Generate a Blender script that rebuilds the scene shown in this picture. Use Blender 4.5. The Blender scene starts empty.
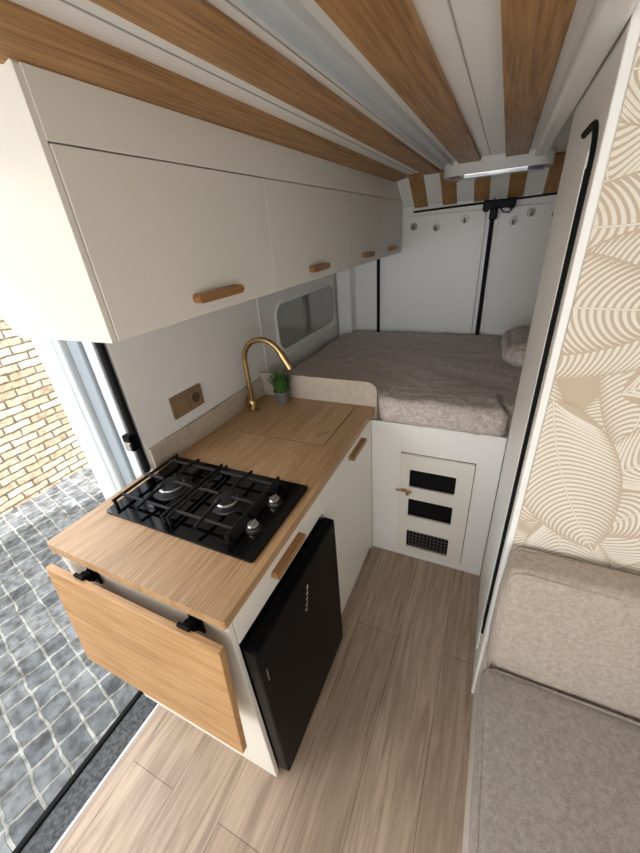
import bpy, bmesh, math, random
from mathutils import Vector, Matrix, noise
random.seed(11)
sc = bpy.context.scene

def lin(c):
    r=[]
    for v in c:
        v=v/255.0
        r.append(v/12.92 if v<=0.04045 else ((v+0.055)/1.055)**2.4)
    return (r[0],r[1],r[2],1.0)

# ---------------------------------------------------------------- materials
def new_mat(name):
    m=bpy.data.materials.new(name); m.use_nodes=True
    nt=m.node_tree; b=nt.nodes['Principled BSDF']
    return m,nt,b
def N(nt,t,**kw):
    n=nt.nodes.new(t)
    for k,v in kw.items(): setattr(n,k,v)
    return n
def plain(name,col,rough=0.5,metal=0.0,bump=0.0,bscale=60,var=0.0,coat=0.0,spec=None):
    m,nt,b=new_mat(name)
    b.inputs['Base Color'].default_value=lin(col)
    b.inputs['Roughness'].default_value=rough
    b.inputs['Metallic'].default_value=metal
    if coat: b.inputs['Coat Weight'].default_value=coat
    if spec is not None: b.inputs['Specular IOR Level'].default_value=spec
    tc=N(nt,'ShaderNodeTexCoord'); nz=N(nt,'ShaderNodeTexNoise')
    nz.inputs['Scale'].default_value=bscale; nz.inputs['Detail'].default_value=3
    nt.links.new(tc.outputs['Object'],nz.inputs['Vector'])
    if var>0:
        r=N(nt,'ShaderNodeValToRGB')
        r.color_ramp.elements[0].position=0.35; r.color_ramp.elements[1].position=0.65
        r.color_ramp.elements[0].color=lin([c*(1-var) for c in col])
        r.color_ramp.elements[1].color=lin([min(255,c*(1+var)) for c in col])
        nt.links.new(nz.outputs['Fac'],r.inputs['Fac']); nt.links.new(r.outputs['Color'],b.inputs['Base Color'])
    if bump>0:
        bp=N(nt,'ShaderNodeBump'); bp.inputs['Strength'].default_value=bump; bp.inputs['Distance'].default_value=0.003
        nt.links.new(nz.outputs['Fac'],bp.inputs['Height']); nt.links.new(bp.outputs['Normal'],b.inputs['Normal'])
    return m
def wood(name,dark,mid,light,axis='Y',rough=0.45,dens=1.0,wfine=0.6):
    m,nt,b=new_mat(name)
    tc=N(nt,'ShaderNodeTexCoord'); mp=N(nt,'ShaderNodeMapping')
    s={'X':(1.6,22,22),'Y':(22,1.6,22),'Z':(22,22,1.6)}[axis]
    s2={'X':(6,190,190),'Y':(190,6,190),'Z':(190,190,6)}[axis]
    mp.inputs['Scale'].default_value=[v*dens for v in s]
    n1=N(nt,'ShaderNodeTexNoise'); n1.inputs['Scale'].default_value=1.0; n1.inputs['Detail'].default_value=6; n1.inputs['Distortion'].default_value=0.9
    mp2=N(nt,'ShaderNodeMapping'); mp2.inputs['Scale'].default_value=s2
    n2=N(nt,'ShaderNodeTexNoise'); n2.inputs['Scale'].default_value=1.0; n2.inputs['Detail'].default_value=3
    nt.links.new(tc.outputs['Object'],mp.inputs['Vector']); nt.links.new(mp.outputs['Vector'],n1.inputs['Vector'])
    nt.links.new(tc.outputs['Object'],mp2.inputs['Vector']); nt.links.new(mp2.outputs['Vector'],n2.inputs['Vector'])
    mx=N(nt,'ShaderNodeMath',operation='MULTIPLY_ADD'); mx.inputs[1].default_value=wfine
    sub=N(nt,'ShaderNodeMath',operation='MULTIPLY'); sub.inputs[1].default_value=1-wfine
    nt.links.new(n1.outputs['Fac'],sub.inputs[0]); nt.links.new(n2.outputs['Fac'],mx.inputs[0]); nt.links.new(sub.outputs[0],mx.inputs[2])
    r=N(nt,'ShaderNodeValToRGB'); e=r.color_ramp.elements
    e[0].position=0.36; e[0].color=lin(dark); e[1].position=0.64; e[1].color=lin(light)
    k=e.new(0.5); k.color=lin(mid)
    nt.links.new(mx.outputs[0],r.inputs['Fac']); nt.links.new(r.outputs['Color'],b.inputs['Base Color'])
    b.inputs['Roughness'].default_value=rough
    bp=N(nt,'ShaderNodeBump'); bp.inputs['Strength'].default_value=0.12; bp.inputs['Distance'].default_value=0.0008
    nt.links.new(mx.outputs[0],bp.inputs['Height']); nt.links.new(bp.outputs['Normal'],b.inputs['Normal'])
    return m
def fabric(name,c1,c2,scale=500,blot=25,rough=0.95):
    m,nt,b=new_mat(name)
    tc=N(nt,'ShaderNodeTexCoord')
    a=N(nt,'ShaderNodeTexNoise'); a.inputs['Scale'].default_value=scale; a.inputs['Detail'].default_value=2
    c=N(nt,'ShaderNodeTexNoise'); c.inputs['Scale'].default_value=blot; c.inputs['Detail'].default_value=6; c.inputs['Roughness'].default_value=0.7
    nt.links.new(tc.outputs['Object'],a.inputs['Vector']); nt.links.new(tc.outputs['Object'],c.inputs['Vector'])
    ad=N(nt,'ShaderNodeMath',operation='ADD'); nt.links.new(a.outputs['Fac'],ad.inputs[0]); nt.links.new(c.outputs['Fac'],ad.inputs[1])
    hf=N(nt,'ShaderNodeMath',operation='MULTIPLY'); hf.inputs[1].default_value=0.5; nt.links.new(ad.outputs[0],hf.inputs[0])
    r=N(nt,'ShaderNodeValToRGB'); e=r.color_ramp.elements
    e[0].position=0.40; e[0].color=lin(c1); e[1].position=0.60; e[1].color=lin(c2)
    nt.links.new(hf.outputs[0],r.inputs['Fac']); nt.links.new(r.outputs['Color'],b.inputs['Base Color'])
    b.inputs['Roughness'].default_value=rough
    b.inputs['Sheen Weight'].default_value=0.15
    bp=N(nt,'ShaderNodeBump'); bp.inputs['Strength'].default_value=0.3; bp.inputs['Distance'].default_value=0.0015
    nt.links.new(ad.outputs[0],bp.inputs['Height']); nt.links.new(bp.outputs['Normal'],b.inputs['Normal'])
    return m
def bricks(name,c1,c2,mortar,bw,bh,ms,offset=0.5,axes='XY',rot=0.0,distort=0.0,rough=0.8,bump=0.6,grain=None,lo=0.5,gs=22):
    m,nt,b=new_mat(name)
    tc=N(nt,'ShaderNodeTexCoord'); sp=N(nt,'ShaderNodeSeparateXYZ'); cb=N(nt,'ShaderNodeCombineXYZ')
    nt.links.new(tc.outputs['Object'],sp.inputs[0])
    nt.links.new(sp.outputs[axes[0]],cb.inputs[0]); nt.links.new(sp.outputs[axes[1]],cb.inputs[1])
    mp=N(nt,'ShaderNodeMapping'); mp.inputs['Rotation'].default_value=(0,0,rot)
    nt.links.new(cb.outputs[0],mp.inputs['Vector'])
    vec=mp.outputs['Vector']
    nz=N(nt,'ShaderNodeTexNoise'); nz.inputs['Scale'].default_value=9; nz.inputs['Detail'].default_value=3
    nt.links.new(vec,nz.inputs['Vector'])
    if distort>0:
        va=N(nt,'ShaderNodeVectorMath',operation='SCALE'); va.inputs['Scale'].default_value=distort
        vb=N(nt,'ShaderNodeVectorMath',operation='ADD')
        nt.links.new(nz.outputs['Color'],va.inputs[0]); nt.links.new(va.outputs[0],vb.inputs[0]); nt.links.new(vec,vb.inputs[1])
        vec=vb.outputs[0]
    br=N(nt,'ShaderNodeTexBrick'); br.offset=offset
    br.inputs['Scale'].default_value=1; br.inputs['Brick Width'].default_value=bw; br.inputs['Row Height'].default_value=bh
    br.inputs['Mortar Size'].default_value=ms; br.inputs['Mortar Smooth'].default_value=0.3
    br.inputs['Color1'].default_value=lin(c1); br.inputs['Color2'].default_value=lin(c2); br.inputs['Mortar'].default_value=lin(mortar)
    nt.links.new(vec,br.inputs['Vector'])
    col=br.outputs['Color']
    g=N(nt,'ShaderNodeTexNoise'); g.inputs['Detail'].default_value=6
    if grain:
        mg=N(nt,'ShaderNodeMapping'); mg.inputs['Scale'].default_value=grain
        nt.links.new(cb.outputs[0],mg.inputs['Vector']); nt.links.new(mg.outputs[0],g.inputs['Vector']); g.inputs['Scale'].default_value=1.0; g.inputs['Distortion'].default_value=1.6
    else:
        nt.links.new(vec,g.inputs['Vector']); g.inputs['Scale'].default_value=gs
    rr=N(nt,'ShaderNodeValToRGB'); rr.color_ramp.elements[0].position=0.33; rr.color_ramp.elements[1].position=0.66
    rr.color_ramp.elements[0].color=(lo,lo*0.97,lo*0.94,1); rr.color_ramp.elements[1].color=(1.12,1.11,1.10,1)
    nt.links.new(g.outputs['Fac'],rr.inputs['Fac'])
    mx=N(nt,'ShaderNodeMix',data_type='RGBA',blend_type='MULTIPLY'); mx.inputs['Factor'].default_value=1.0
    nt.links.new(col,mx.inputs['A']); nt.links.new(rr.outputs['Color'],mx.inputs['B'])
    nt.links.new(mx.outputs['Result'],b.inputs['Base Color'])
    b.inputs['Roughness'].default_value=rough
    inv=N(nt,'ShaderNodeMath',operation='SUBTRACT'); inv.inputs[0].default_value=1.0; nt.links.new(br.outputs['Fac'],inv.inputs[1])
    ad=N(nt,'ShaderNodeMath',operation='MULTIPLY_ADD'); ad.inputs[1].default_value=0.3
    nt.links.new(g.outputs['Fac'],ad.inputs[0]); nt.links.new(inv.outputs[0],ad.inputs[2])
    bp=N(nt,'ShaderNodeBump'); bp.inputs['Strength'].default_value=bump; bp.inputs['Distance'].default_value=0.008 if not grain else 0.0006
    nt.links.new(ad.outputs[0],bp.inputs['Height']); nt.links.new(bp.outputs['Normal'],b.inputs['Normal'])
    return m

M={}
M['white']=plain('cabinet_cream',(229,225,215),0.42)
M['wall']=plain('wall_white',(234,232,228),0.35)
M['gloss']=plain('gloss_white',(228,226,222),0.18)
M['ceil']=plain('ceiling_white',(246,245,241),0.4)
M['gap']=plain('gap_shadow',(170,164,154),0.8)
M['groove']=plain('ceiling_groove',(176,174,170),0.6)
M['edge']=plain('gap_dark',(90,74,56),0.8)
M['black']=plain('black_satin',(9,9,11),0.3,spec=0.06)
M['rubber']=plain('black_rubber',(11,11,12),0.7,spec=0.2)
M['glassblk']=plain('hob_glass',(5,5,7),0.08,coat=0.1,spec=0.3)
M['iron']=plain('cast_iron',(11,11,12),0.55,bump=0.2,bscale=400,spec=0.3)
M['alu']=plain('aluminium',(190,192,194),0.32,0.9)
M['hook']=plain('hook_steel',(130,126,120),0.4,0.8)
M['chrome']=plain('chrome',(210,210,212),0.15,1.0)
M['burner']=plain('burner_cap',(44,44,46),0.4,0.6)
M['gold']=plain('brushed_gold',(180,152,108),0.32,1.0,bump=0.05,bscale=300)
M['bronze']=plain('outlet_bronze',(138,113,88),0.4,0.1)
M['stone']=plain('beige_laminate',(180,167,149),0.5,bscale=30,var=0.03)
M['grey']=plain('grey_plastic',(150,160,168),0.4)
M['grey2']=plain('light_grey_paint',(204,210,214),0.3)
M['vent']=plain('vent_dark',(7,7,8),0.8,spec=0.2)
M['pane']=plain('window_pane',(140,140,134),0.05,coat=1.0)
M['worktop']=wood('oak_worktop',(142,110,78),(168,133,95),(184,150,112),'Y',0.42)
M['leafoak']=wood('oak_leaf',(146,108,66),(174,132,86),(190,152,104),'X',0.42)
M['slat']=wood('oak_slat',(134,96,58),(166,124,78),(184,144,96),'Y',0.5)
M['handle']=wood('oak_handle',(128,90,54),(150,108,66),(166,124,80),'Y',0.4)
M['floor']=bricks('floor_planks',(178,158,139),(160,140,121),(110,92,78),1.25,0.19,0.0013,0.37,'YX',rough=0.45,bump=0.3,grain=(2.6,34,1),lo=0.68)
M['pavers']=bricks('granite_setts',(120,124,126),(84,88,92),(150,151,146),0.135,0.125,0.009,0.0,'XY',rot=0.22,distort=0.034,bump=1.0,lo=0.35,gs=18)
M['brickwall']=bricks('rough_brick',(190,172,148),(146,126,102),(86,76,64),0.24,0.075,0.010,0.5,'YZ',distort=0.035,bump=1.0)
M['step']=plain('step_tread',(62,64,66),0.8,bscale=90,var=0.3,bump=0.4)
M['sheet']=fabric('mattress_cover',(158,145,137),(216,205,197),300,60)
M['cush']=fabric('linen_back',(156,143,130),(190,178,164),600,90)
M['cush2']=fabric('linen_seat',(134,126,119),(170,161,153),600,90)
M['tan']=plain('wallpaper_tan',(200,183,160),0.8)
M['cream']=plain('wallpaper_cream',(235,229,217),0.8)
M['grass']=plain('grass_green',(62,98,40),0.6,var=0.3,bscale=80)
M['pot']=plain('pot_grey',(96,95,92),0.6)
M['lens']=plain('lamp_lens',(150,160,166),0.08,coat=0.9)
M['asph']=plain('underbody',(30,30,32),0.8)
M['ventbar']=plain('vent_bar_grey',(74,72,70),0.5)
M['socket']=plain('socket_dark',(84,66,48),0.5)

# ---------------------------------------------------------------- geometry helpers
def empty(name,loc=(0,0,0)):
    e=bpy.data.objects.new(name,None); e.location=loc; e.empty_display_size=0.05
    sc.collection.objects.link(e); return e
def put(name,me,mat,parent=None,smooth=False):
    vs=[v.co.copy() for v in me.vertices]
    lo=Vector([min(v[i] for v in vs) for i in range(3)]); hi=Vector([max(v[i] for v in vs) for i in range(3)])
    c=(lo+hi)/2
    me.transform(Matrix.Translation(-c))
    o=bpy.data.objects.new(name,me); o.location=c
    sc.collection.objects.link(o)
    if mat is not None:
        for mm in (mat if isinstance(mat,list) else [mat]): me.materials.append(mm)
    if smooth:
        for p in me.polygons: p.use_smooth=True
    if parent:
        o.parent=parent; o.matrix_parent_inverse=Matrix.Translation(parent.location).inverted()
    return o
def box(name,x0,x1,y0,y1,z0,z1,mat,parent=None,bevel=0.0,seg=2):
    bm=bmesh.new(); bmesh.ops.create_cube(bm,size=1)
    for v in bm.verts:
        v.co=Vector(((x0+x1)/2+v.co.x*(x1-x0),(y0+y1)/2+v.co.y*(y1-y0),(z0+z1)/2+v.co.z*(z1-z0)))
    if bevel>0:
        bmesh.ops.bevel(bm,geom=bm.edges[:],offset=bevel,segments=seg,affect='EDGES',profile=0.5)
    me=bpy.data.meshes.new(name); bm.to_mesh(me); bm.free()
    return put(name,me,mat,parent,False)
def lathe(name,prof,center,mat,parent=None,seg=32,axis='Z'):
    bm=bmesh.new(); rings=[]
    for r,h in prof:
        ring=[]
        for i in range(seg):
            a=2*math.pi*i/seg
            p=Vector((r*math.cos(a),r*math.sin(a),h))
            if axis=='X': p=Vector((p.z,p.x,p.y))
            if axis=='Y': p=Vector((p.x,p.z,p.y))
            ring.append(bm.verts.new(p+Vector(center)))
        rings.append(ring)
    for a,b in zip(rings,rings[1:]):
        for i in range(seg):
            bm.faces.new((a[i],a[(i+1)%seg],b[(i+1)%seg],b[i]))
    bm.faces.new(rings[0]); bm.faces.new(rings[-1])
    bmesh.ops.recalc_face_normals(bm,faces=bm.faces[:])
    me=bpy.data.meshes.new(name); bm.to_mesh(me); bm.free()
    o=put(name,me,mat,parent,True)
    try:
        me.set_sharp_from_angle(angle=math.radians(35))
    except Exception: pass
    return o
def tube(name,pts,r,mat,parent=None,cyclic=False,res=6):
    cu=bpy.data.curves.new(name+'_c','CURVE'); cu.dimensions='3D'; cu.bevel_depth=r; cu.bevel_resolution=res; cu.use_fill_caps=True
    s=cu.splines.new('POLY'); s.points.add(len(pts)-1); s.use_cyclic_u=cyclic
    for i,p in enumerate(pts): s.points[i].co=(p[0],p[1],p[2],1)
    o=bpy.data.objects.new(name+'_t',cu); sc.collection.objects.link(o)
    bpy.context.view_layer.update()
    me=bpy.data.meshes.new_from_object(o.evaluated_get(bpy.context.evaluated_depsgraph_get()))
    bpy.data.objects.remove(o); bpy.data.curves.remove(cu)
    me.name=name; me.materials.clear()
    return put(name,me,mat,parent,True)
def rrect(w,h,r,n=8):
    pts=[]
    for cx,cy,a0 in ((w/2-r,h/2-r,0),(-w/2+r,h/2-r,90),(-w/2+r,-h/2+r,180),(w/2-r,-h/2+r,270)):
        for i in range(n+1):
            a=math.radians(a0+90*i/n); pts.append((cx+r*math.cos(a),cy+r*math.sin(a)))
    return pts
def extr(name,poly,fn,d,mat,parent=None,hole=None):
    bm=bmesh.new()
    A=[bm.verts.new(fn(u,v,0)) for u,v in poly]; B=[bm.verts.new(fn(u,v,d)) for u,v in poly]
    n=len(poly)
    for i in range(n): bm.faces.new((A[i],A[(i+1)%n],B[(i+1)%n],B[i]))
    if hole:
        C=[bm.verts.new(fn(u,v,0)) for u,v in hole]; D=[bm.verts.new(fn(u,v,d)) for u,v in hole]
        for i in range(n):
            j=(i+1)%n
            bm.faces.new((C[j],C[i],D[i],D[j])); bm.faces.new((A[j],A[i],C[i],C[j])); bm.faces.new((B[i],B[j],D[j],D[i]))
    else:
        bm.faces.new(A); bm.faces.new(B)
    bmesh.ops.recalc_face_normals(bm,faces=bm.faces[:])
    me=bpy.data.meshes.new(name); bm.to_mesh(me); bm.free()
    return put(name,me,mat,parent)
def softbox(name,x0,x1,y0,y1,z0,z1,r,mat,parent=None,n=28,puff=0.0,wr=0.0,wscale=6,xf=None,floor_z=None):
    bm=bmesh.new(); bmesh.ops.create_cube(bm,size=1)
    bmesh.ops.subdivide_edges(bm,edges=bm.edges[:],cuts=n,use_grid_fill=True)
    c=Vector(((x0+x1)/2,(y0+y1)/2,(z0+z1)/2)); h=Vector(((x1-x0)/2,(y1-y0)/2,(z1-z0)/2))
    for v in bm.verts:
        q=v.co*2
        q=Vector([math.copysign(abs(t)**0.8,t) for t in q])
        p=Vector((q.x*h.x,q.y*h.y,q.z*h.z))
        inner=Vector([max(-h[i]+r,min(h[i]-r,p[i])) for i in range(3)])
        d=p-inner
        if d.length>1e-9: p=inner+d.normalized()*r
        dirn=d.normalized() if d.length>1e-9 else Vector((0,0,0))
        k=(1-min(1,abs(q.x))**3)*(1-min(1,abs(q.y))**3) if abs(q.z)>0.99 else ((1-min(1,abs(q.x))**3)*(1-min(1,abs(q.z))**3) if abs(q.y)>0.99 else (1-min(1,abs(q.y))**3)*(1-min(1,abs(q.z))**3))
        p+=dirn*puff*k
        if wr>0:
            w=c+p
            w2=Vector((w.x*1.0+w.y*0.4,w.y*0.5-w.x*0.2,w.z))
            ridge=1-abs(noise.noise(w2*wscale*0.8))*2
            p+=dirn*(wr*(noise.noise(w*wscale)+0.5*noise.noise(w*wscale*2.3+Vector((3,1,2)))+0.5*max(0,ridge)**4))
        v.co=c+p
        if xf: v.co=xf(v.co)
        if floor_z is not None and v.co.z<floor_z: v.co.z=floor_z
    me=bpy.data.meshes.new(name); bm.to_mesh(me); bm.free()
    return put(name,me,mat,parent,True)
def prism_y(name,poly,y0,y1,mat,parent=None):
    return extr(name,poly,lambda u,v,w:Vector((u,y0+w,v)),y1-y0,mat,parent)

# ================================================================= SHELL
WX=-1.06; CZ=1.86; RY=2.64
box('floor',-1.0,1.0,-2.3,RY,-0.05,0.0,M['floor'])
box('trim_1',-1.008,-1.0,-1.0,0.335,-0.055,0.002,M['alu'])
sill=empty('door_step',(-1.08,-0.2,-0.3))
box('tread',-1.13,-1.008,-1.0,0.66,-0.3,-0.045,M['step'],sill,0.004)
box('sill_edge',-1.15,-1.13,-1.0,0.66,-0.32,-0.035,M['rubber'],sill,0.006)
box('van_underbody',-1.0,0.99,-2.29,RY-0.01,-0.32,-0.052,M['asph'])
wl=empty('wall_left',(-1.08,1.6,0.9))
box('kitchen_panel',WX-0.03,WX,0.70,1.52,0,CZ,M['gloss'],wl)
box('bed_panel',WX-0.03,WX-0.012,1.52,RY,0,CZ,M['wall'],wl)
box('outer_skin',-1.14,WX-0.03,0.70,RY,-0.3,1.95,M['grey2'],wl)
box('door_header',-1.14,WX-0.012,-1.0,0.70,1.80,1.95,M['grey2'],wl)
box('cab_side_lower',-1.14,WX,-2.3,-1.0,-0.3,0.95,M['grey2'],wl)
box('cab_side_upper',-1.14,WX,-2.3,-1.0,1.7,1.95,M['grey2'],wl)
wr_=empty('wall_right',(1.02,0,0.9))
box('panel_main',1.0,1.05,-1.1,RY,-0.3,1.95,M['wall'],wr_)
box('cab_side_lower',1.0,1.05,-2.3,-1.1,-0.3,0.95,M['wall'],wr_)
box('cab_side_upper',1.0,1.05,-2.3,-1.1,1.7,1.95,M['wall'],wr_)
wf=empty('wall_front',(0,-2.32,0.9))
box('dash',-1.14,1.05,-2.36,-2.3,-0.3,0.9,M['wall'],wf)
box('header',-1.14,1.05,-2.36,-2.3,1.78,1.95,M['wall'],wf)
box('ceiling',-1.14,1.05,-2.3,RY,CZ,1.93,M['ceil'])
wb=empty('wall_rear',(0,2.66,0.9))
box('door_leaf_left',-1.14,-0.088,RY,RY+0.05,-0.3,1.95,M['wall'],wb,0.002)
box('door_leaf_right',-0.082,1.05,RY,RY+0.05,-0.3,1.95,M['wall'],wb,0.002)
box('centre_gap',-0.088,-0.082,RY+0.01,RY+0.04,-0.3,1.95,M['rubber'],wb)
box('panel_left',-0.74,-0.12,RY-0.012,RY,0.9,1.66,M['wall'],wb,0.004)
box('panel_right',-0.05,0.62,RY-0.012,RY,0.9,1.66,M['wall'],wb,0.004)
box('seal_left',-0.785,-0.765,RY-0.02,RY,0.9,1.62,M['rubber'],wb,0.003)
box('seal_centre',-0.096,-0.072,RY-0.024,RY,0.9,1.68,M['rubber'],wb,0.004)
box('corner_post',-1.06,-0.95,2.53,RY,0.0,CZ,M['wall'],wb,0.01)
rail=empty('rear_door_latch',(-0.05,2.6,1.69))
tube('rod',[(-0.54,2.60,1.680),(0.3,2.60,1.70)],0.0055,M['rubber'],rail)
box('latch_body',-0.14,0.03,2.575,2.62,1.655,1.70,M['black'],rail,0.006)
box('latch_lever',-0.10,-0.06,2.565,2.60,1.60,1.66,M['black'],rail,0.006)
tube('latch_cable',[(-0.05,2.57,1.66),(-0.03,2.565,1.635),(0.0,2.565,1.63),(0.02,2.57,1.655)],0.004,M['rubber'],rail)
lathe('knob_a',[(0.0,0),(0.02,0),(0.02,0.02),(0.012,0.03),(0.0,0.03)],(-0.12,2.55,1.66),M['black'],rail,16,'Y')
lathe('knob_b',[(0.0,0),(0.02,0),(0.02,0.02),(0.012,0.03),(0.0,0.03)],(0.01,2.55,1.665),M['black'],rail,16,'Y')
for i,(px,pz) in enumerate([(-0.54,1.60),(-0.40,1.585),(-0.235,1.615),(0.03,1.585),(0.115,1.62),(0.24,1.60)]):
    hk=empty('coat_hook',(px,2.62,pz))
    lathe('plate',[(0.0,0.0),(0.021,0.0),(0.022,0.006),(0.016,0.010),(0.0,0.010)],(px,2.618,pz),M['hook'],hk,16,'Y')
    tube('prong',[(px,2.62,pz),(px,2.602,pz-0.003),(px,2.594,pz-0.012),(px,2.590,pz-0.002),(px,2.590,pz+0.006)],0.006,M['hook'],hk,False,3)

sl=empty('ceiling_slats',(0,1,CZ))
for i,(a,b) in enumerate([(-0.452,-0.366),(-0.246,-0.152),(-0.047,0.044)]):
    box('slat_%d'%(i+2),a,b,-1.6,2.42,CZ-0.014,CZ,M['slat'],sl,0.002)
prism_y('slat_1',[(-0.632,1.830),(-0.545,1.845),(-0.545,CZ),(-0.632,CZ)],-1.6,2.42,M['slat'],sl)
def slope(name,xa,xb,t0,t1,mat,par):
    y0,z0=2.42,CZ; y1,z1=2.638,1.712
    d=Vector((0,y1-y0,z1-z0)).normalized(); nrm=Vector((0,-abs(d.z),-abs(d.y)))
    bm=bmesh.new(); vs=[]
    for x in (xa,xb):
        for (yy,zz) in ((y0,z0),(y1,z1)):
            for t in (t0,t1):
                vs.append(bm.verts.new(Vector((x,yy,zz))+nrm*t))
    for f in ((0,1,3,2),(4,6,7,5),(0,4,5,1),(2,3,7,6),(1,5,7,3),(0,2,6,4)):
        bm.faces.new([vs[k] for k in f])
    bmesh.ops.recalc_face_normals(bm,faces=bm.faces[:])
    me=bpy.data.meshes.new(name); bm.to_mesh(me); bm.free()
    return put(name,me,mat,par)
slope('header_board',-1.0,0.99,-0.03,0.0,M['ceil'],sl)
for i,cx in enumerate((-0.67,-0.50,-0.33,-0.155,0.02,0.195,0.37)):
    slope('header_slat_%d'%(i+1),cx-0.04,cx+0.04,0.0005,0.012,M['slat'],sl)
tr=empty('trim_2',(-0.3,0.5,CZ))
box('track_base',-0.322,-0.276,-1.6,2.2,CZ-0.006,CZ,M['grey2'],tr)
box('track_rail_a',-0.322,-0.316,-1.6,2.2,CZ-0.016,CZ-0.006,M['grey2'],tr)
box('track_rail_b',-0.282,-0.276,-1.6,2.2,CZ-0.016,CZ-0.006,M['grey2'],tr)
box('trim_3',0.07,0.118,-1.6,2.2,CZ-0.03,CZ,M['ceil'],None,0.010,3)
for i,x in enumerate((-0.50,-0.348,-0.112)):
    box('trim_%d'%(i+4),x,x+0.003,-1.6,2.42,CZ-0.0012,CZ+0.001,M['groove'])
lamp=empty('ceiling_lamp',(-0.085,2.3,1.83))
extr('housing',rrect(0.48,0.22,0.08),lambda u,v,w:Vector((-0.085+u,2.29+v,CZ-0.06+w)),0.06,M['gloss'],lamp)
extr('lens',rrect(0.40,0.135,0.066),lambda u,v,w:Vector((-0.085+u,2.275+v,CZ-0.076+w)),0.016,M['lens'],lamp)
extr('lens_bezel',rrect(0.43,0.165,0.080),lambda u,v,w:Vector((-0.085+u,2.275+v,CZ-0.071+w)),0.011,M['chrome'],lamp,hole=rrect(0.40,0.135,0.066))

# ================================================================= OUTSIDE
box('ground_paving',-9,6,-7,10,-0.65,-0.55,M['pavers'])
box('brick_garden_wall',-4.35,-4.05,-6,9.5,-0.55,2.1,M['brickwall'])
dp=empty('sliding_door_frame',(-1.2,0.7,0.9))
box('post_inner',-1.14,-1.092,0.672,0.698,-0.3,1.79,M['grey2'],dp,0.004)
box('post_step',-1.20,-1.142,0.66,0.76,-0.3,1.79,M['grey'],dp,0.006)
box('post_rib',-1.235,-1.203,0.64,0.76,-0.3,1.79,M['grey2'],dp,0.008)
box('post_groove',-1.25,-1.238,0.67,0.76,-0.3,1.79,M['grey'],dp)
box('open_door_edge',-1.36,-1.253,0.645,1.9,-0.35,1.95,M['grey2'],dp,0.012,3)
tube('seal',[(-1.074,0.684,0.89),(-1.074,0.684,1.44)],0.012,M['rubber'],dp)
box('latch_striker',-1.10,-1.062,0.655,0.69,0.99,1.05,M['black'],dp,0.005)
box('striker_plate',-1.085,-1.06,0.648,0.656,1.0,1.03,M['chrome'],dp,0.002)

# ================================================================= KITCHEN BASE CABINET
FX=-0.452
kc=empty('kitchen_cabinet',(-0.75,0.9,0))
box('end_panel',WX-0.02,FX,0.336,0.352,0,0.85,M['white'],kc,0.0015)
box('divider',-1.0,FX-0.005,0.850,0.866,0,0.85,M['white'],kc)
box('far_panel',WX+0.001,FX,1.402,1.418,0,0.85,M['white'],kc)
box('back_panel',WX+0.001,WX+0.012,0.86,1.40,0,0.85,M['white'],kc)
box('door_side_back',WX-0.02,WX-0.008,0.352,0.66,0,0.85,M['white'],kc)
box('plinth',FX-0.04,FX-0.025,0.868,1.40,0,0.06,M['white'],kc)
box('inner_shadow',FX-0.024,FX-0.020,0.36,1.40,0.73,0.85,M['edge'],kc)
box('drawer_front',FX-0.018,FX,0.354,0.846,0.738,0.845,M['white'],kc,0.002)
box('tall_door',FX-0.018,FX,0.852,1.402,0.035,0.845,M['white'],kc,0.002)
def bar_handle(par,x,yc,zc,L=0.17,name='handle'):
    extr(name,rrect(L,0.02,0.0099,6),lambda u,v,w:Vector((x+w,yc+u,zc+v)),0.022,M['handle'],par)
bar_handle(kc,FX,0.60,0.795,0.17)
bar_handle(kc,FX,1.20,0.795,0.17,'handle_door')
poly=[]
x0,x1,y0,y1=WX-0.025,-0.440,0.320,1.44
for cx,cy,a0,r in ((x0+0.012,y0+0.012,180,0.012),(x1-0.007,y0+0.007,270,0.007)):
    for i in range(7):
        a=math.radians(a0+90*i/6); poly.append((cx+r*math.cos(a),cy+r*math.sin(a)))
poly+=[(x1,y1),(WX+0.001,y1),(WX+0.001,0.668),(x0,0.668)]
extr('worktop',poly,lambda u,v,w:Vector((u,v,0.85+w)),0.03,M['worktop'],kc)
box('upstand_side',WX+0.001,WX+0.014,0.705,1.44,0.88,0.972,M['stone'],kc,0.002)
up=[(WX+0.001,0.80),(-0.432,0.80)]
for i in range(9):
    a=math.radians(90*i/8); up.append((-0.432-0.045+0.045*math.cos(a),0.955+0.045*math.sin(a)))
up.append((WX+0.001,1.0))
extr('upstand_end',up,lambda u,v,w:Vector((u,1.4405+w,v)),0.014,M['stone'],kc)

scv=empty('sink_cover',(-0.73,1.23,0.88))
extr('recess_line',rrect(0.407,0.367,0.012),lambda u,v,w:Vector((-0.73+u,1.235+v,0.8801+w)),0.001,M['edge'],scv)
extr('board',rrect(0.40,0.36,0.010),lambda u,v,w:Vector((-0.73+u,1.235+v,0.8806+w)),0.002,M['worktop'],scv)
tube('finger_slot',[(-0.585,1.10,0.8828),(-0.553,1.16,0.8828)],0.0018,M['edge'],scv)

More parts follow.
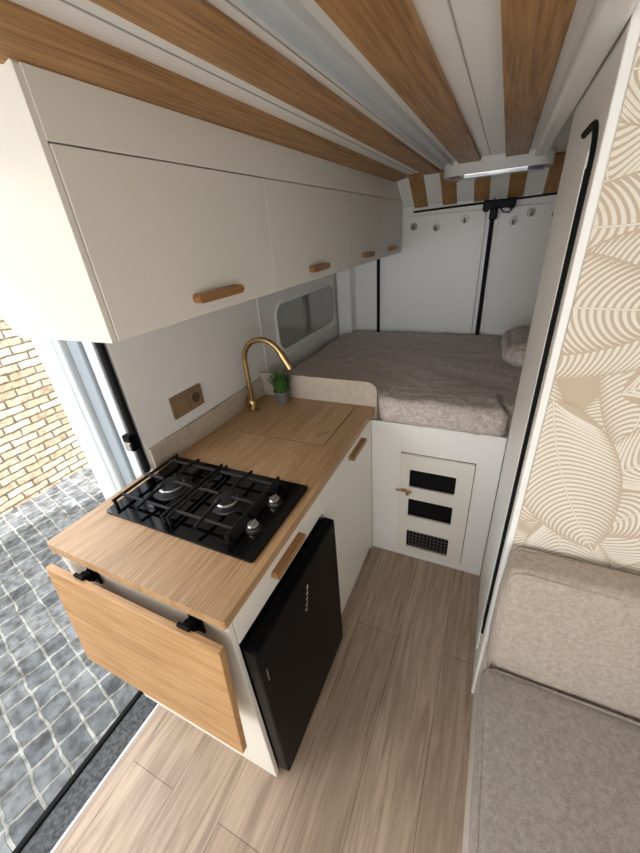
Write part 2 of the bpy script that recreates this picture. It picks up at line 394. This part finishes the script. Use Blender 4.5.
lf=empty('folding_table_leaf',(-0.76,0.3,0.63))
def lt(co): return Vector((co.x,co.y-(0.82-co.z)*0.085,co.z))
def leafbox(name,x0,x1,y0,y1,z0,z1,mat,bev):
    o=box(name,x0,x1,y0,y1,z0,z1,mat,None,bev)
    me=o.data; c=o.location.copy()
    for v in me.vertices: v.co=lt(v.co+c)-c
    o.parent=lf; o.matrix_parent_inverse=Matrix.Translation(lf.location).inverted()
leafbox('board',-1.065,-0.436,0.284,0.302,0.425,0.825,M['leafoak'],0.002)
for hx in (-0.93,-0.55):
    box('hinge_arm',hx-0.014,hx+0.014,0.296,0.320,0.80,0.828,M['black'],lf,0.003)
    box('hinge_plate',hx-0.02,hx+0.02,0.329,0.3355,0.77,0.845,M['black'],lf,0.002)
    box('hinge_knuckle',hx-0.012,hx+0.012,0.318,0.332,0.79,0.826,M['black'],lf,0.003)
    lathe('hinge_pin',[(0,-0.018),(0.006,-0.018),(0.006,0.018),(0,0.018)],(hx,0.300,0.830),M['black'],lf,12,'X')

# ================================================================= HOB
hob=empty('gas_hob',(-0.75,0.64,0.88))
HX0,HX1,HY0,HY1=-1.03,-0.468,0.475,0.80
extr('glass',rrect(HX1-HX0,HY1-HY0,0.012),lambda u,v,w:Vector(((HX0+HX1)/2+u,(HY0+HY1)/2+v,0.8803+w)),0.007,M['glassblk'],hob)
hz=0.8874
for (bx,by,R) in ((-0.905,0.64,0.044),(-0.672,0.64,0.036)):
    lathe('burner_base',[(0,0),(R*1.45,0),(R*1.4,0.004),(R*1.05,0.007),(R,0.010),(0,0.010)],(bx,by,hz),M['burner'],hob)
    lathe('burner_ring',[(0,0.010),(R*0.95,0.010),(R*0.98,0.014),(R*0.9,0.017),(0,0.017)],(bx,by,hz),M['alu'],hob)
    lathe('burner_cap',[(0,0.0172),(R*0.86,0.0172),(R*0.88,0.021),(R*0.7,0.024),(0,0.0245)],(bx,by,hz),M['burner'],hob)
    gz=0.913; hw,hh=0.106,0.130; r=0.0052
    for s in (-1,1):
        tube('grate_rail',[(bx+s*hw,by-hh-0.010,gz),(bx+s*hw,by+hh+0.010,gz)],r,M['iron'],hob,False,3)
        tube('grate_cross',[(bx-hw-0.004,by+s*hh*0.80,gz),(bx+hw+0.004,by+s*hh*0.80,gz)],r,M['iron'],hob,False,3)
    for sx,sy in ((-1,0),(1,0),(0,-1),(0,1)):
        ex=(hw if sx else 0); ey=(hh*0.8 if sy else 0)
        p0=(bx+sx*ex,by+sy*(ey+(0.036 if sy else 0)),gz)
        pm=(bx+sx*(ex*0.82),by+sy*(ey*0.82),gz+0.007)
        p1=(bx+sx*0.026,by+sy*0.026,gz+0.007)
        tube('grate_finger',[p0,pm,p1],r,M['iron'],hob,False,3)
    for sx in (-1,1):
        for sy in (-1,1):
            tube('grate_foot',[(bx+sx*hw,by+sy*(hh+0.004),hz),(bx+sx*hw,by+sy*(hh+0.004),gz)],r*1.1,M['iron'],hob,False,3)
for ky in (0.575,0.69):
    lathe('knob_skirt',[(0,0),(0.023,0),(0.023,0.003),(0.018,0.005),(0,0.005)],(-0.530,ky,hz),M['burner'],hob)
    lathe('knob',[(0,0.005),(0.0175,0.005),(0.0165,0.018),(0.0145,0.020),(0,0.020)],(-0.530,ky,hz),M['chrome'],hob)
    box('knob_grip',-0.533,-0.527,ky-0.015,ky+0.015,hz+0.018,hz+0.026,M['chrome'],hob,0.002)

# ================================================================= FRIDGE
fr=empty('refrigerator',(-0.65,0.6,0))
box('body',-0.95,-0.457,0.366,0.842,0.02,0.722,M['black'],fr,0.004)
box('door',-0.450,-0.404,0.352,0.844,0.045,0.730,M['black'],fr,0.010,3)
box('door_gasket',-0.457,-0.450,0.370,0.838,0.055,0.72,M['rubber'],fr)
box('handle_recess',-0.406,-0.4025,0.362,0.384,0.56,0.66,M['rubber'],fr,0.001)
box('handle_catch',-0.4032,-0.4015,0.368,0.372,0.585,0.635,M['chrome'],fr,0.0005)
# small chrome script badge (stylised handwriting stroke)
pts=[]
for i in range(90):
    t=i/89; a=t*6.283*5
    pts.append((-0.4035,0.585+0.045*t*0.6+0.0045*math.cos(a),0.570+0.095*t+(0.010 if t<0.15 else 0.006)*math.sin(a)))
tube('badge_script',pts,0.0009,M['chrome'],fr,False,2)
for fy in (0.40,0.81):
    for fx in (-0.9,-0.5):
        lathe('foot',[(0,0),(0.015,0),(0.015,0.021),(0,0.021)],(fx,fy,0.0),M['rubber'],fr,16)

# ================================================================= FAUCET
fc=empty('kitchen_faucet',(-0.985,1.25,0.88))
fx,fy=-0.992,1.255
lathe('base',[(0,0),(0.027,0),(0.027,0.006),(0.022,0.01),(0.022,0.05),(0.018,0.056),(0,0.056)],(fx,fy,0.8802),M['gold'],fc)
pts=[(fx,fy,0.93),(fx,fy,1.0),(fx,fy,1.10)]
R=0.106
for i in range(25):
    a=math.pi-math.radians(152)*i/24
    pts.append((fx+R+R*math.cos(a),fy-0.02*(R+R*math.cos(a)),1.122+R*math.sin(a)))
tube('gooseneck',pts,0.012,M['gold'],fc)
e=Vector(pts[-1]); d=(Vector(pts[-1])-Vector(pts[-2])).normalized()
tube('spray_head',[tuple(e-d*0.005),tuple(e+d*0.075)],0.0155,M['gold'],fc)
tube('lever_stem',[(fx,fy-0.015,0.915),(fx,fy-0.05,0.918)],0.012,M['gold'],fc)
tube('lever',[(fx,fy-0.045,0.918),(fx+0.015,fy-0.062,0.95),(fx+0.035,fy-0.07,0.985)],0.005,M['gold'],fc)

# ================================================================= PLANT
pp=empty('potted_grass',(-0.955,1.375,0.88))
qx,qy=-0.895,1.375
lathe('pot',[(0,0),(0.030,0),(0.040,0.058),(0.042,0.066),(0.036,0.066),(0.034,0.057),(0,0.057)],(qx,qy,0.8802),M['pot'],pp)
bm=bmesh.new()
for i in range(480):
    a=random.uniform(0,6.283); r=random.uniform(0,0.031); L=random.uniform(0.06,0.125); lean=random.uniform(0.1,0.85)
    b0=Vector((qx+r*math.cos(a),qy+r*math.sin(a),0.938)); a2=a+random.uniform(-.5,.5)
    o=Vector((math.cos(a2),math.sin(a2),0)); s=Vector((-o.y,o.x,0))*0.0018
    p1=b0+o*L*lean*0.3+Vector((0,0,L*0.6)); p2=b0+o*L*lean*0.75+Vector((0,0,L*(1-lean*0.35)))
    for p in (p1,p2):
        p.x=max(p.x,-1.04)
        if p.z<1.005: p.y=min(p.y,1.436)
    v=[bm.verts.new(q) for q in (b0-s,b0+s,p1+s*0.8,p1-s*0.8,p2)]
    bm.faces.new((v[0],v[1],v[2],v[3])); bm.faces.new((v[3],v[2],v[4]))
me=bpy.data.meshes.new('grass'); bm.to_mesh(me); bm.free()
put('grass_blades',me,M['grass'],pp)

# ================================================================= OUTLET
ot=empty('power_outlet',(-1.05,0.935,1.065))
extr('plate',rrect(0.165,0.088,0.004),lambda u,v,w:Vector((WX+0.0005+w,0.935+u,1.062+v)),0.008,M['bronze'],ot)
for q,nm in ((-0.04,'blank'),(0.04,'socket_frame')):
    extr(nm+'_line',rrect(0.067,0.067,0.004),lambda u,v,w:Vector((WX+0.0086+w,0.935+q+u,1.062+v)),0.0006,M['socket'],ot)
    extr(nm,rrect(0.064,0.064,0.004),lambda u,v,w:Vector((WX+0.009+w,0.935+q+u,1.062+v)),0.003,M['bronze'],ot)
lathe('socket_well',[(0,0),(0.022,0),(0.022,0.001),(0,0.001)],(WX+0.0121,0.975,1.062),M['socket'],ot,24,'X')
for s in (-0.009,0.009):
    lathe('socket_pin',[(0,0),(0.0025,0),(0.0025,0.001),(0,0.001)],(WX+0.0132,0.975+s,1.062),M['rubber'],ot,10,'X')

# ================================================================= WINDOW (left wall, over bed)
wn=empty('window_1',(-1.07,2.0,1.18))
wy,wz,ww,wh=2.09,1.16,0.80,0.25
F=WX-0.012
extr('frame',rrect(ww+0.03,wh+0.03,0.083),lambda u,v,w:Vector((F+w,wy+u,wz+v)),0.008,M['wall'],wn,hole=rrect(ww,wh,0.07))
extr('pane',rrect(ww,wh,0.07),lambda u,v,w:Vector((F+w,wy+u,wz+v)),0.004,M['pane'],wn)
box('sill_line',WX-0.012,WX-0.004,1.53,2.52,0.975,0.99,M['wall'],wl,0.002)
box('panel_edge',WX-0.012,WX+0.002,1.516,1.53,0.9,1.47,M['wall'],wl,0.002)

# ================================================================= OVERHEAD CABINETS
oc=empty('overhead_cabinet',(-0.85,1.5,1.6))
OX=-0.612; OZ=1.458; OT=1.745; TOP=1.829; OE=2.60
sec=[(OX-0.02,OZ+0.004),(-0.90,OZ+0.004),(WX+0.002,1.64),(WX+0.002,CZ-0.001),(OX-0.02,CZ-0.001)]
prism_y('carcass',sec,0.425,OE,M['white'],oc)
prism_y('end_board',[(OX-0.001,OZ),(-0.905,OZ),(WX+0.001,1.64),(WX+0.001,CZ-0.001),(OX-0.02,CZ-0.001),(OX-0.001,TOP)],0.414,0.4245,M['white'],oc)
box('top_fascia',OX-0.02,OX,0.4245,OE,OT+0.0035,TOP+0.003,M['white'],oc,0.001)
box('gap_backing',OX-0.0198,OX-0.0172,0.43,OE,OZ,OT+0.004,M['gap'],oc)
seams=[0.4255,0.99,1.60,2.13,OE]
for i in range(4):
    box('door_%d'%(i+1),OX-0.017,OX+0.001,seams[i]+0.0012,seams[i+1]-0.0012,OZ,OT+0.001,M['white'],oc,0.0012)
for i,(hy,L) in enumerate(((0.715,0.165),(1.29,0.14),(1.87,0.14),(2.36,0.14))):
    bar_handle(oc,OX+0.001,hy,OZ+0.038,L,'handle_%d'%(i+1))

# ================================================================= BED
bp_=empty('bed',(-0.1,2.0,0))
BY=1.42; BT=0.82
dx0,dx1,dz0,dz1=-0.305,0.018,0.045,0.67
box('front_left',FX+0.001,dx0-0.003,BY,BY+0.018,0,BT,M['wall'],bp_)
box('front_right',dx1+0.003,0.118,BY,BY+0.018,0,BT,M['wall'],bp_)
box('front_top',dx0-0.003,dx1+0.003,BY,BY+0.018,dz1+0.003,BT,M['wall'],bp_)
box('front_bottom',dx0-0.003,dx1+0.003,BY,BY+0.018,0,dz0-0.003,M['wall'],bp_)
box('deck',-0.94,0.99,1.46,RY-0.03,BT-0.02,BT-0.001,M['wall'],bp_)
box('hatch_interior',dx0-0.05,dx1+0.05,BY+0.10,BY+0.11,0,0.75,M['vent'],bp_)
hd=empty('cupboard_door',(-0.14,BY,0.35))
wy0,wy1=BY-0.014,BY-0.0005
cuts=[(0.485,0.59),(0.30,0.415),(0.085,0.205)]
cx0,cx1=-0.262,-0.05
zs=[dz1]+[z for c in cuts for z in (c[1],c[0])]+[dz0]
box('stile_left',dx0,cx0,wy0,wy1,dz0,dz1,M['white'],hd,0.001)
box('stile_right',cx1,dx1,wy0,wy1,dz0,dz1,M['white'],hd,0.001)
for i in range(0,8,2):
    box('rail_%d'%(i//2+1),cx0,cx1,wy0+0.0005,wy1,zs[i+1],zs[i],M['white'],hd)
for i,c in enumerate(cuts):
    cy=(c[0]+c[1])/2; h=c[1]-c[0]
    outer=[]
    hole=rrect(cx1-cx0-0.002,h-0.002,0.008,8)
    for (u,v) in hole:
        W=(cx1-cx0)/2+0.001; H=h/2+0.001
        s=min(W/max(abs(u),1e-6),H/max(abs(v),1e-6)); outer.append((u*s,v*s))
    extr('cutout_trim_%d'%(i+1),outer,lambda u,v,w,cy=cy:Vector(((cx0+cx1)/2+u,wy0+0.0006+w,cy+v)),0.010,M['white'],hd,hole=hole)
    box('cutout_back_%d'%(i+1),cx0-0.002,cx1+0.002,wy1-0.001,wy1+0.0003,c[0]-0.002,c[1]+0.002,M['vent'],hd)
for k in range(11):
    xx=cx0+0.012+k*0.0182
    box('vent_bar',xx,xx+0.004,wy1-0.006,wy1-0.0015,0.09,0.20,M['ventbar'],hd)
for k in range(5):
    zz=0.10+k*0.022
    box('vent_crossbar',cx0+0.005,cx1-0.005,wy1-0.0055,wy1-0.002,zz,zz+0.004,M['ventbar'],hd)
box('latch_plate',-0.298,-0.268,wy0-0.006,wy0,0.452,0.472,M['gold'],hd,0.002)
tube('latch_bolt',[(-0.322,wy0-0.010,0.462),(-0.245,wy0-0.010,0.462)],0.005,M['gold'],hd)
lathe('latch_knob',[(0,0),(0.004,0),(0.009,-0.014),(0.006,-0.02),(0,-0.02)],(-0.262,wy0-0.012,0.462),M['gold'],hd,16,'Y')
def sag(co):
    co=co.copy()
    if co.z>0.86: co.z+=0.010*noise.noise(Vector((co.x*2.5,co.y*2.5,0)))
    return co
softbox('mattress',-1.035,0.975,1.470,2.600,BT,0.935,0.04,M['sheet'],bp_,110,0.0,0.009,7,sag,BT)
softbox('mattress_front',-0.414,0.112,1.408,1.62,0.815,0.935,0.038,M['sheet'],bp_,70,0.0,0.008,9,sag)
softbox('pillow',0.085,0.70,1.88,2.34,0.958,1.06,0.05,M['sheet'],bp_,24,0.02,0.008,8,None,0.945)

# ================================================================= WASHROOM PARTITION
PX=0.122; PY=0.85
wp=empty('wall_partition',(0.5,1.1,0.9))
box('front_wall',PX+0.012,0.999,PY,PY+0.025,0,CZ-0.001,M['tan'],wp)
box('corner_trim',PX-0.002,PX+0.014,PY-0.004,PY+0.026,0,CZ-0.001,M['ceil'],wp,0.003)
box('side_wall',PX,PX+0.022,PY+0.026,1.418,0,CZ-0.001,M['ceil'],wp)
box('side_door_panel',PX-0.006,PX,PY+0.10,1.36,0.12,1.70,M['ceil'],wp,0.003)
sy=PY+0.055
pts=[(PX-0.001,sy,0.30),(PX-0.001,sy,1.67)]
for i in range(1,10):
    a=math.radians(90*i/9); pts.append((PX-0.001,sy+0.08-0.08*math.cos(a),1.67+0.07*math.sin(a)))
pts.append((PX-0.001,sy+0.18,1.74))
tube('door_seal',pts,0.007,M['rubber'],wp,False,3)
box('seal_track',PX-0.004,PX,sy-0.006,sy+0.045,0.30,1.67,M['rubber'],wp)
box('rear_wall',PX+0.022,0.999,1.40,1.418,0,CZ-0.001,M['ceil'],wp)
bm=bmesh.new()
zl,zh,xl,xh=0.40,CZ-0.001,PX+0.015,0.70
def clipadd(verts,mi,yy):
    vs=[bm.verts.new(Vector((x,yy,z))) for x,z in verts]
    f=bm.faces.new(vs); f.material_index=mi
pos=[]
for gx in range(5):
    for gz in range(12):
        pos.append((xl-0.03+gx*0.135+random.uniform(-.04,.04)+(0.07 if gz%2 else 0),zl-0.05+gz*0.14+random.uniform(-.04,.04)))
random.shuffle(pos)
for k,(px,pz) in enumerate(pos):
    ang=random.uniform(0,6.283); L=random.uniform(0.32,0.44); Wd=L*random.uniform(0.20,0.26); bend=random.uniform(-0.9,0.9)
    layer=PY-0.0004-k*0.00003
    def mid(t):
        a=ang+bend*(t-0.5); return (px+math.cos(a)*L*(t-0.5),pz+math.sin(a)*L*(t-0.5),a)
    def wid(t): return Wd*(math.sin(math.pi*min(1,max(0,t))**0.85)**0.75)
    def P(t,s):
        x,z,a=mid(t); return (x-math.sin(a)*s,z+math.cos(a)*s)
    n=22
    for i in range(n):
        t0,t1=i/n,(i+1)/n
        a=wid(t0); b=wid(t1)
        q=[P(t0,-a),P(t1,-b),P(t1,b),P(t0,a)]
        if a<1e-5: q=q[:3]
        elif b<1e-5: q=[q[0],q[1],q[3]]
        clipadd(q,0,layer)
    nv=int(L/0.0135)
    ly=layer-0.000012
    for side in (-1,1):
        for i in range(nv):
            t0=0.02+0.93*i/nv; dt=0.20*(1-0.6*t0)
            prev=None; m=7
            for j in range(m+1):
                f=j/m; t=t0+dt*f**1.6; tt=min(0.995,t)
                wmax=wid(tt)*0.96
                s=side*(0.002+(wmax-0.002)*f)
                hwid=0.0036*(1-0.2*f**3)/L
                if j==m: hwid*=0.35
                cur=(P(tt-hwid,s),P(min(1,tt+hwid),s))
                if prev: clipadd([prev[0],prev[1],cur[1],cur[0]],1,ly)
                prev=cur
    for i in range(12):
        t0,t1=i/12,(i+1)/12
        clipadd([P(t0,-0.0014),P(t1,-0.0014),P(t1,0.0014),P(t0,0.0014)],1,ly-0.000004)
for co,no in (((xl,0,0),(-1,0,0)),((xh,0,0),(1,0,0)),((0,0,zl),(0,0,-1)),((0,0,zh),(0,0,1))):
    bmesh.ops.bisect_plane(bm,geom=bm.verts[:]+bm.edges[:]+bm.faces[:],plane_co=co,plane_no=no,clear_outer=True)
me=bpy.data.meshes.new('wallpaper_leaf_pattern'); bm.to_mesh(me); bm.free()
put('wallpaper_leaf_pattern',me,[M['tan'],M['cream']],wp)

# ================================================================= BENCH
bn=empty('bench_seat',(0.55,0.1,0))
XR=0.965
box('base',PX+0.006,0.985,-0.60,PY-0.006,0,0.35,M['white'],bn,0.003)
softbox('seat_cushion',PX-0.008,XR,-0.58,0.700,0.351,0.455,0.022,M['cush2'],bn,70,0.008,0.008,3.5,None,0.351)
def lean(co): return Vector((co.x,co.y+(co.z-0.45)*0.05,co.z))
softbox('back_cushion',PX+0.004,XR,0.714,0.815,0.38,0.82,0.026,M['cush'],bn,60,0.006,0.007,4,lean,0.352)
cxm=(PX+0.004+XR)/2; cw=XR-PX-0.004
tube('back_piping',[tuple(lean(Vector((cxm+u,0.7205,0.60+v)))) for u,v in rrect(cw-0.012,0.428,0.03,6)],0.0045,M['cush'],bn,True,3)
tube('back_piping_rear',[tuple(lean(Vector((cxm+u,0.8080,0.60+v)))) for u,v in rrect(cw-0.012,0.428,0.03,6)],0.0045,M['cush'],bn,True,3)
tube('seat_piping',[((PX-0.008+XR)/2+u,0.06+v,0.4505) for u,v in rrect(XR-PX+0.008-0.010,1.27,0.03,6)],0.0045,M['cush2'],bn,True,3)

# ================================================================= LIGHT
w=bpy.data.worlds.new('sky'); sc.world=w; w.use_nodes=True
bg=w.node_tree.nodes['Background']; bg.inputs['Color'].default_value=(0.93,0.965,1.0,1); bg.inputs['Strength'].default_value=5.4
sd=bpy.data.lights.new('sun','SUN'); sd.energy=14; sd.angle=math.radians(0.6); sd.color=(1,0.97,0.93)
so=bpy.data.objects.new('sun',sd); sc.collection.objects.link(so)
el=math.radians(47); az=Vector((math.cos(el)*0.97,math.cos(el)*0.24,math.sin(el)))
so.rotation_euler=az.to_track_quat('Z','Y').to_euler(); so.location=(3,0,5)
def pt(name,loc,e,size=0.1):
    l=bpy.data.lights.new(name,'POINT'); l.energy=e; l.shadow_soft_size=size; l.color=(1,0.98,0.95)
    o=bpy.data.objects.new(name,l); o.location=loc; sc.collection.objects.link(o)
pt('cabin_fill',(-0.35,-1.1,1.2),12,0.15)  # added fill light behind the camera, brightens ceiling and interior; no real fixture

# ================================================================= CAMERA
cd=bpy.data.cameras.new('camera'); cam=bpy.data.objects.new('camera',cd); sc.collection.objects.link(cam)
cd.sensor_fit='HORIZONTAL'; cd.sensor_width=36; cd.lens=355/640*36; cd.clip_start=0.02
r=Vector((.9063,.4156,-.0773)).normalized(); bk=Vector((.4002,-.7848,.4734)).normalized()
u=bk.cross(r).normalized(); r=u.cross(bk)
cam.matrix_world=Matrix(((r.x,u.x,bk.x,0),(r.y,u.y,bk.y,0),(r.z,u.z,bk.z,1.6),(0,0,0,1)))
sc.camera=cam
sc.view_settings.view_transform='Standard'
sc.view_settings.exposure=-0.2
print('DONE')
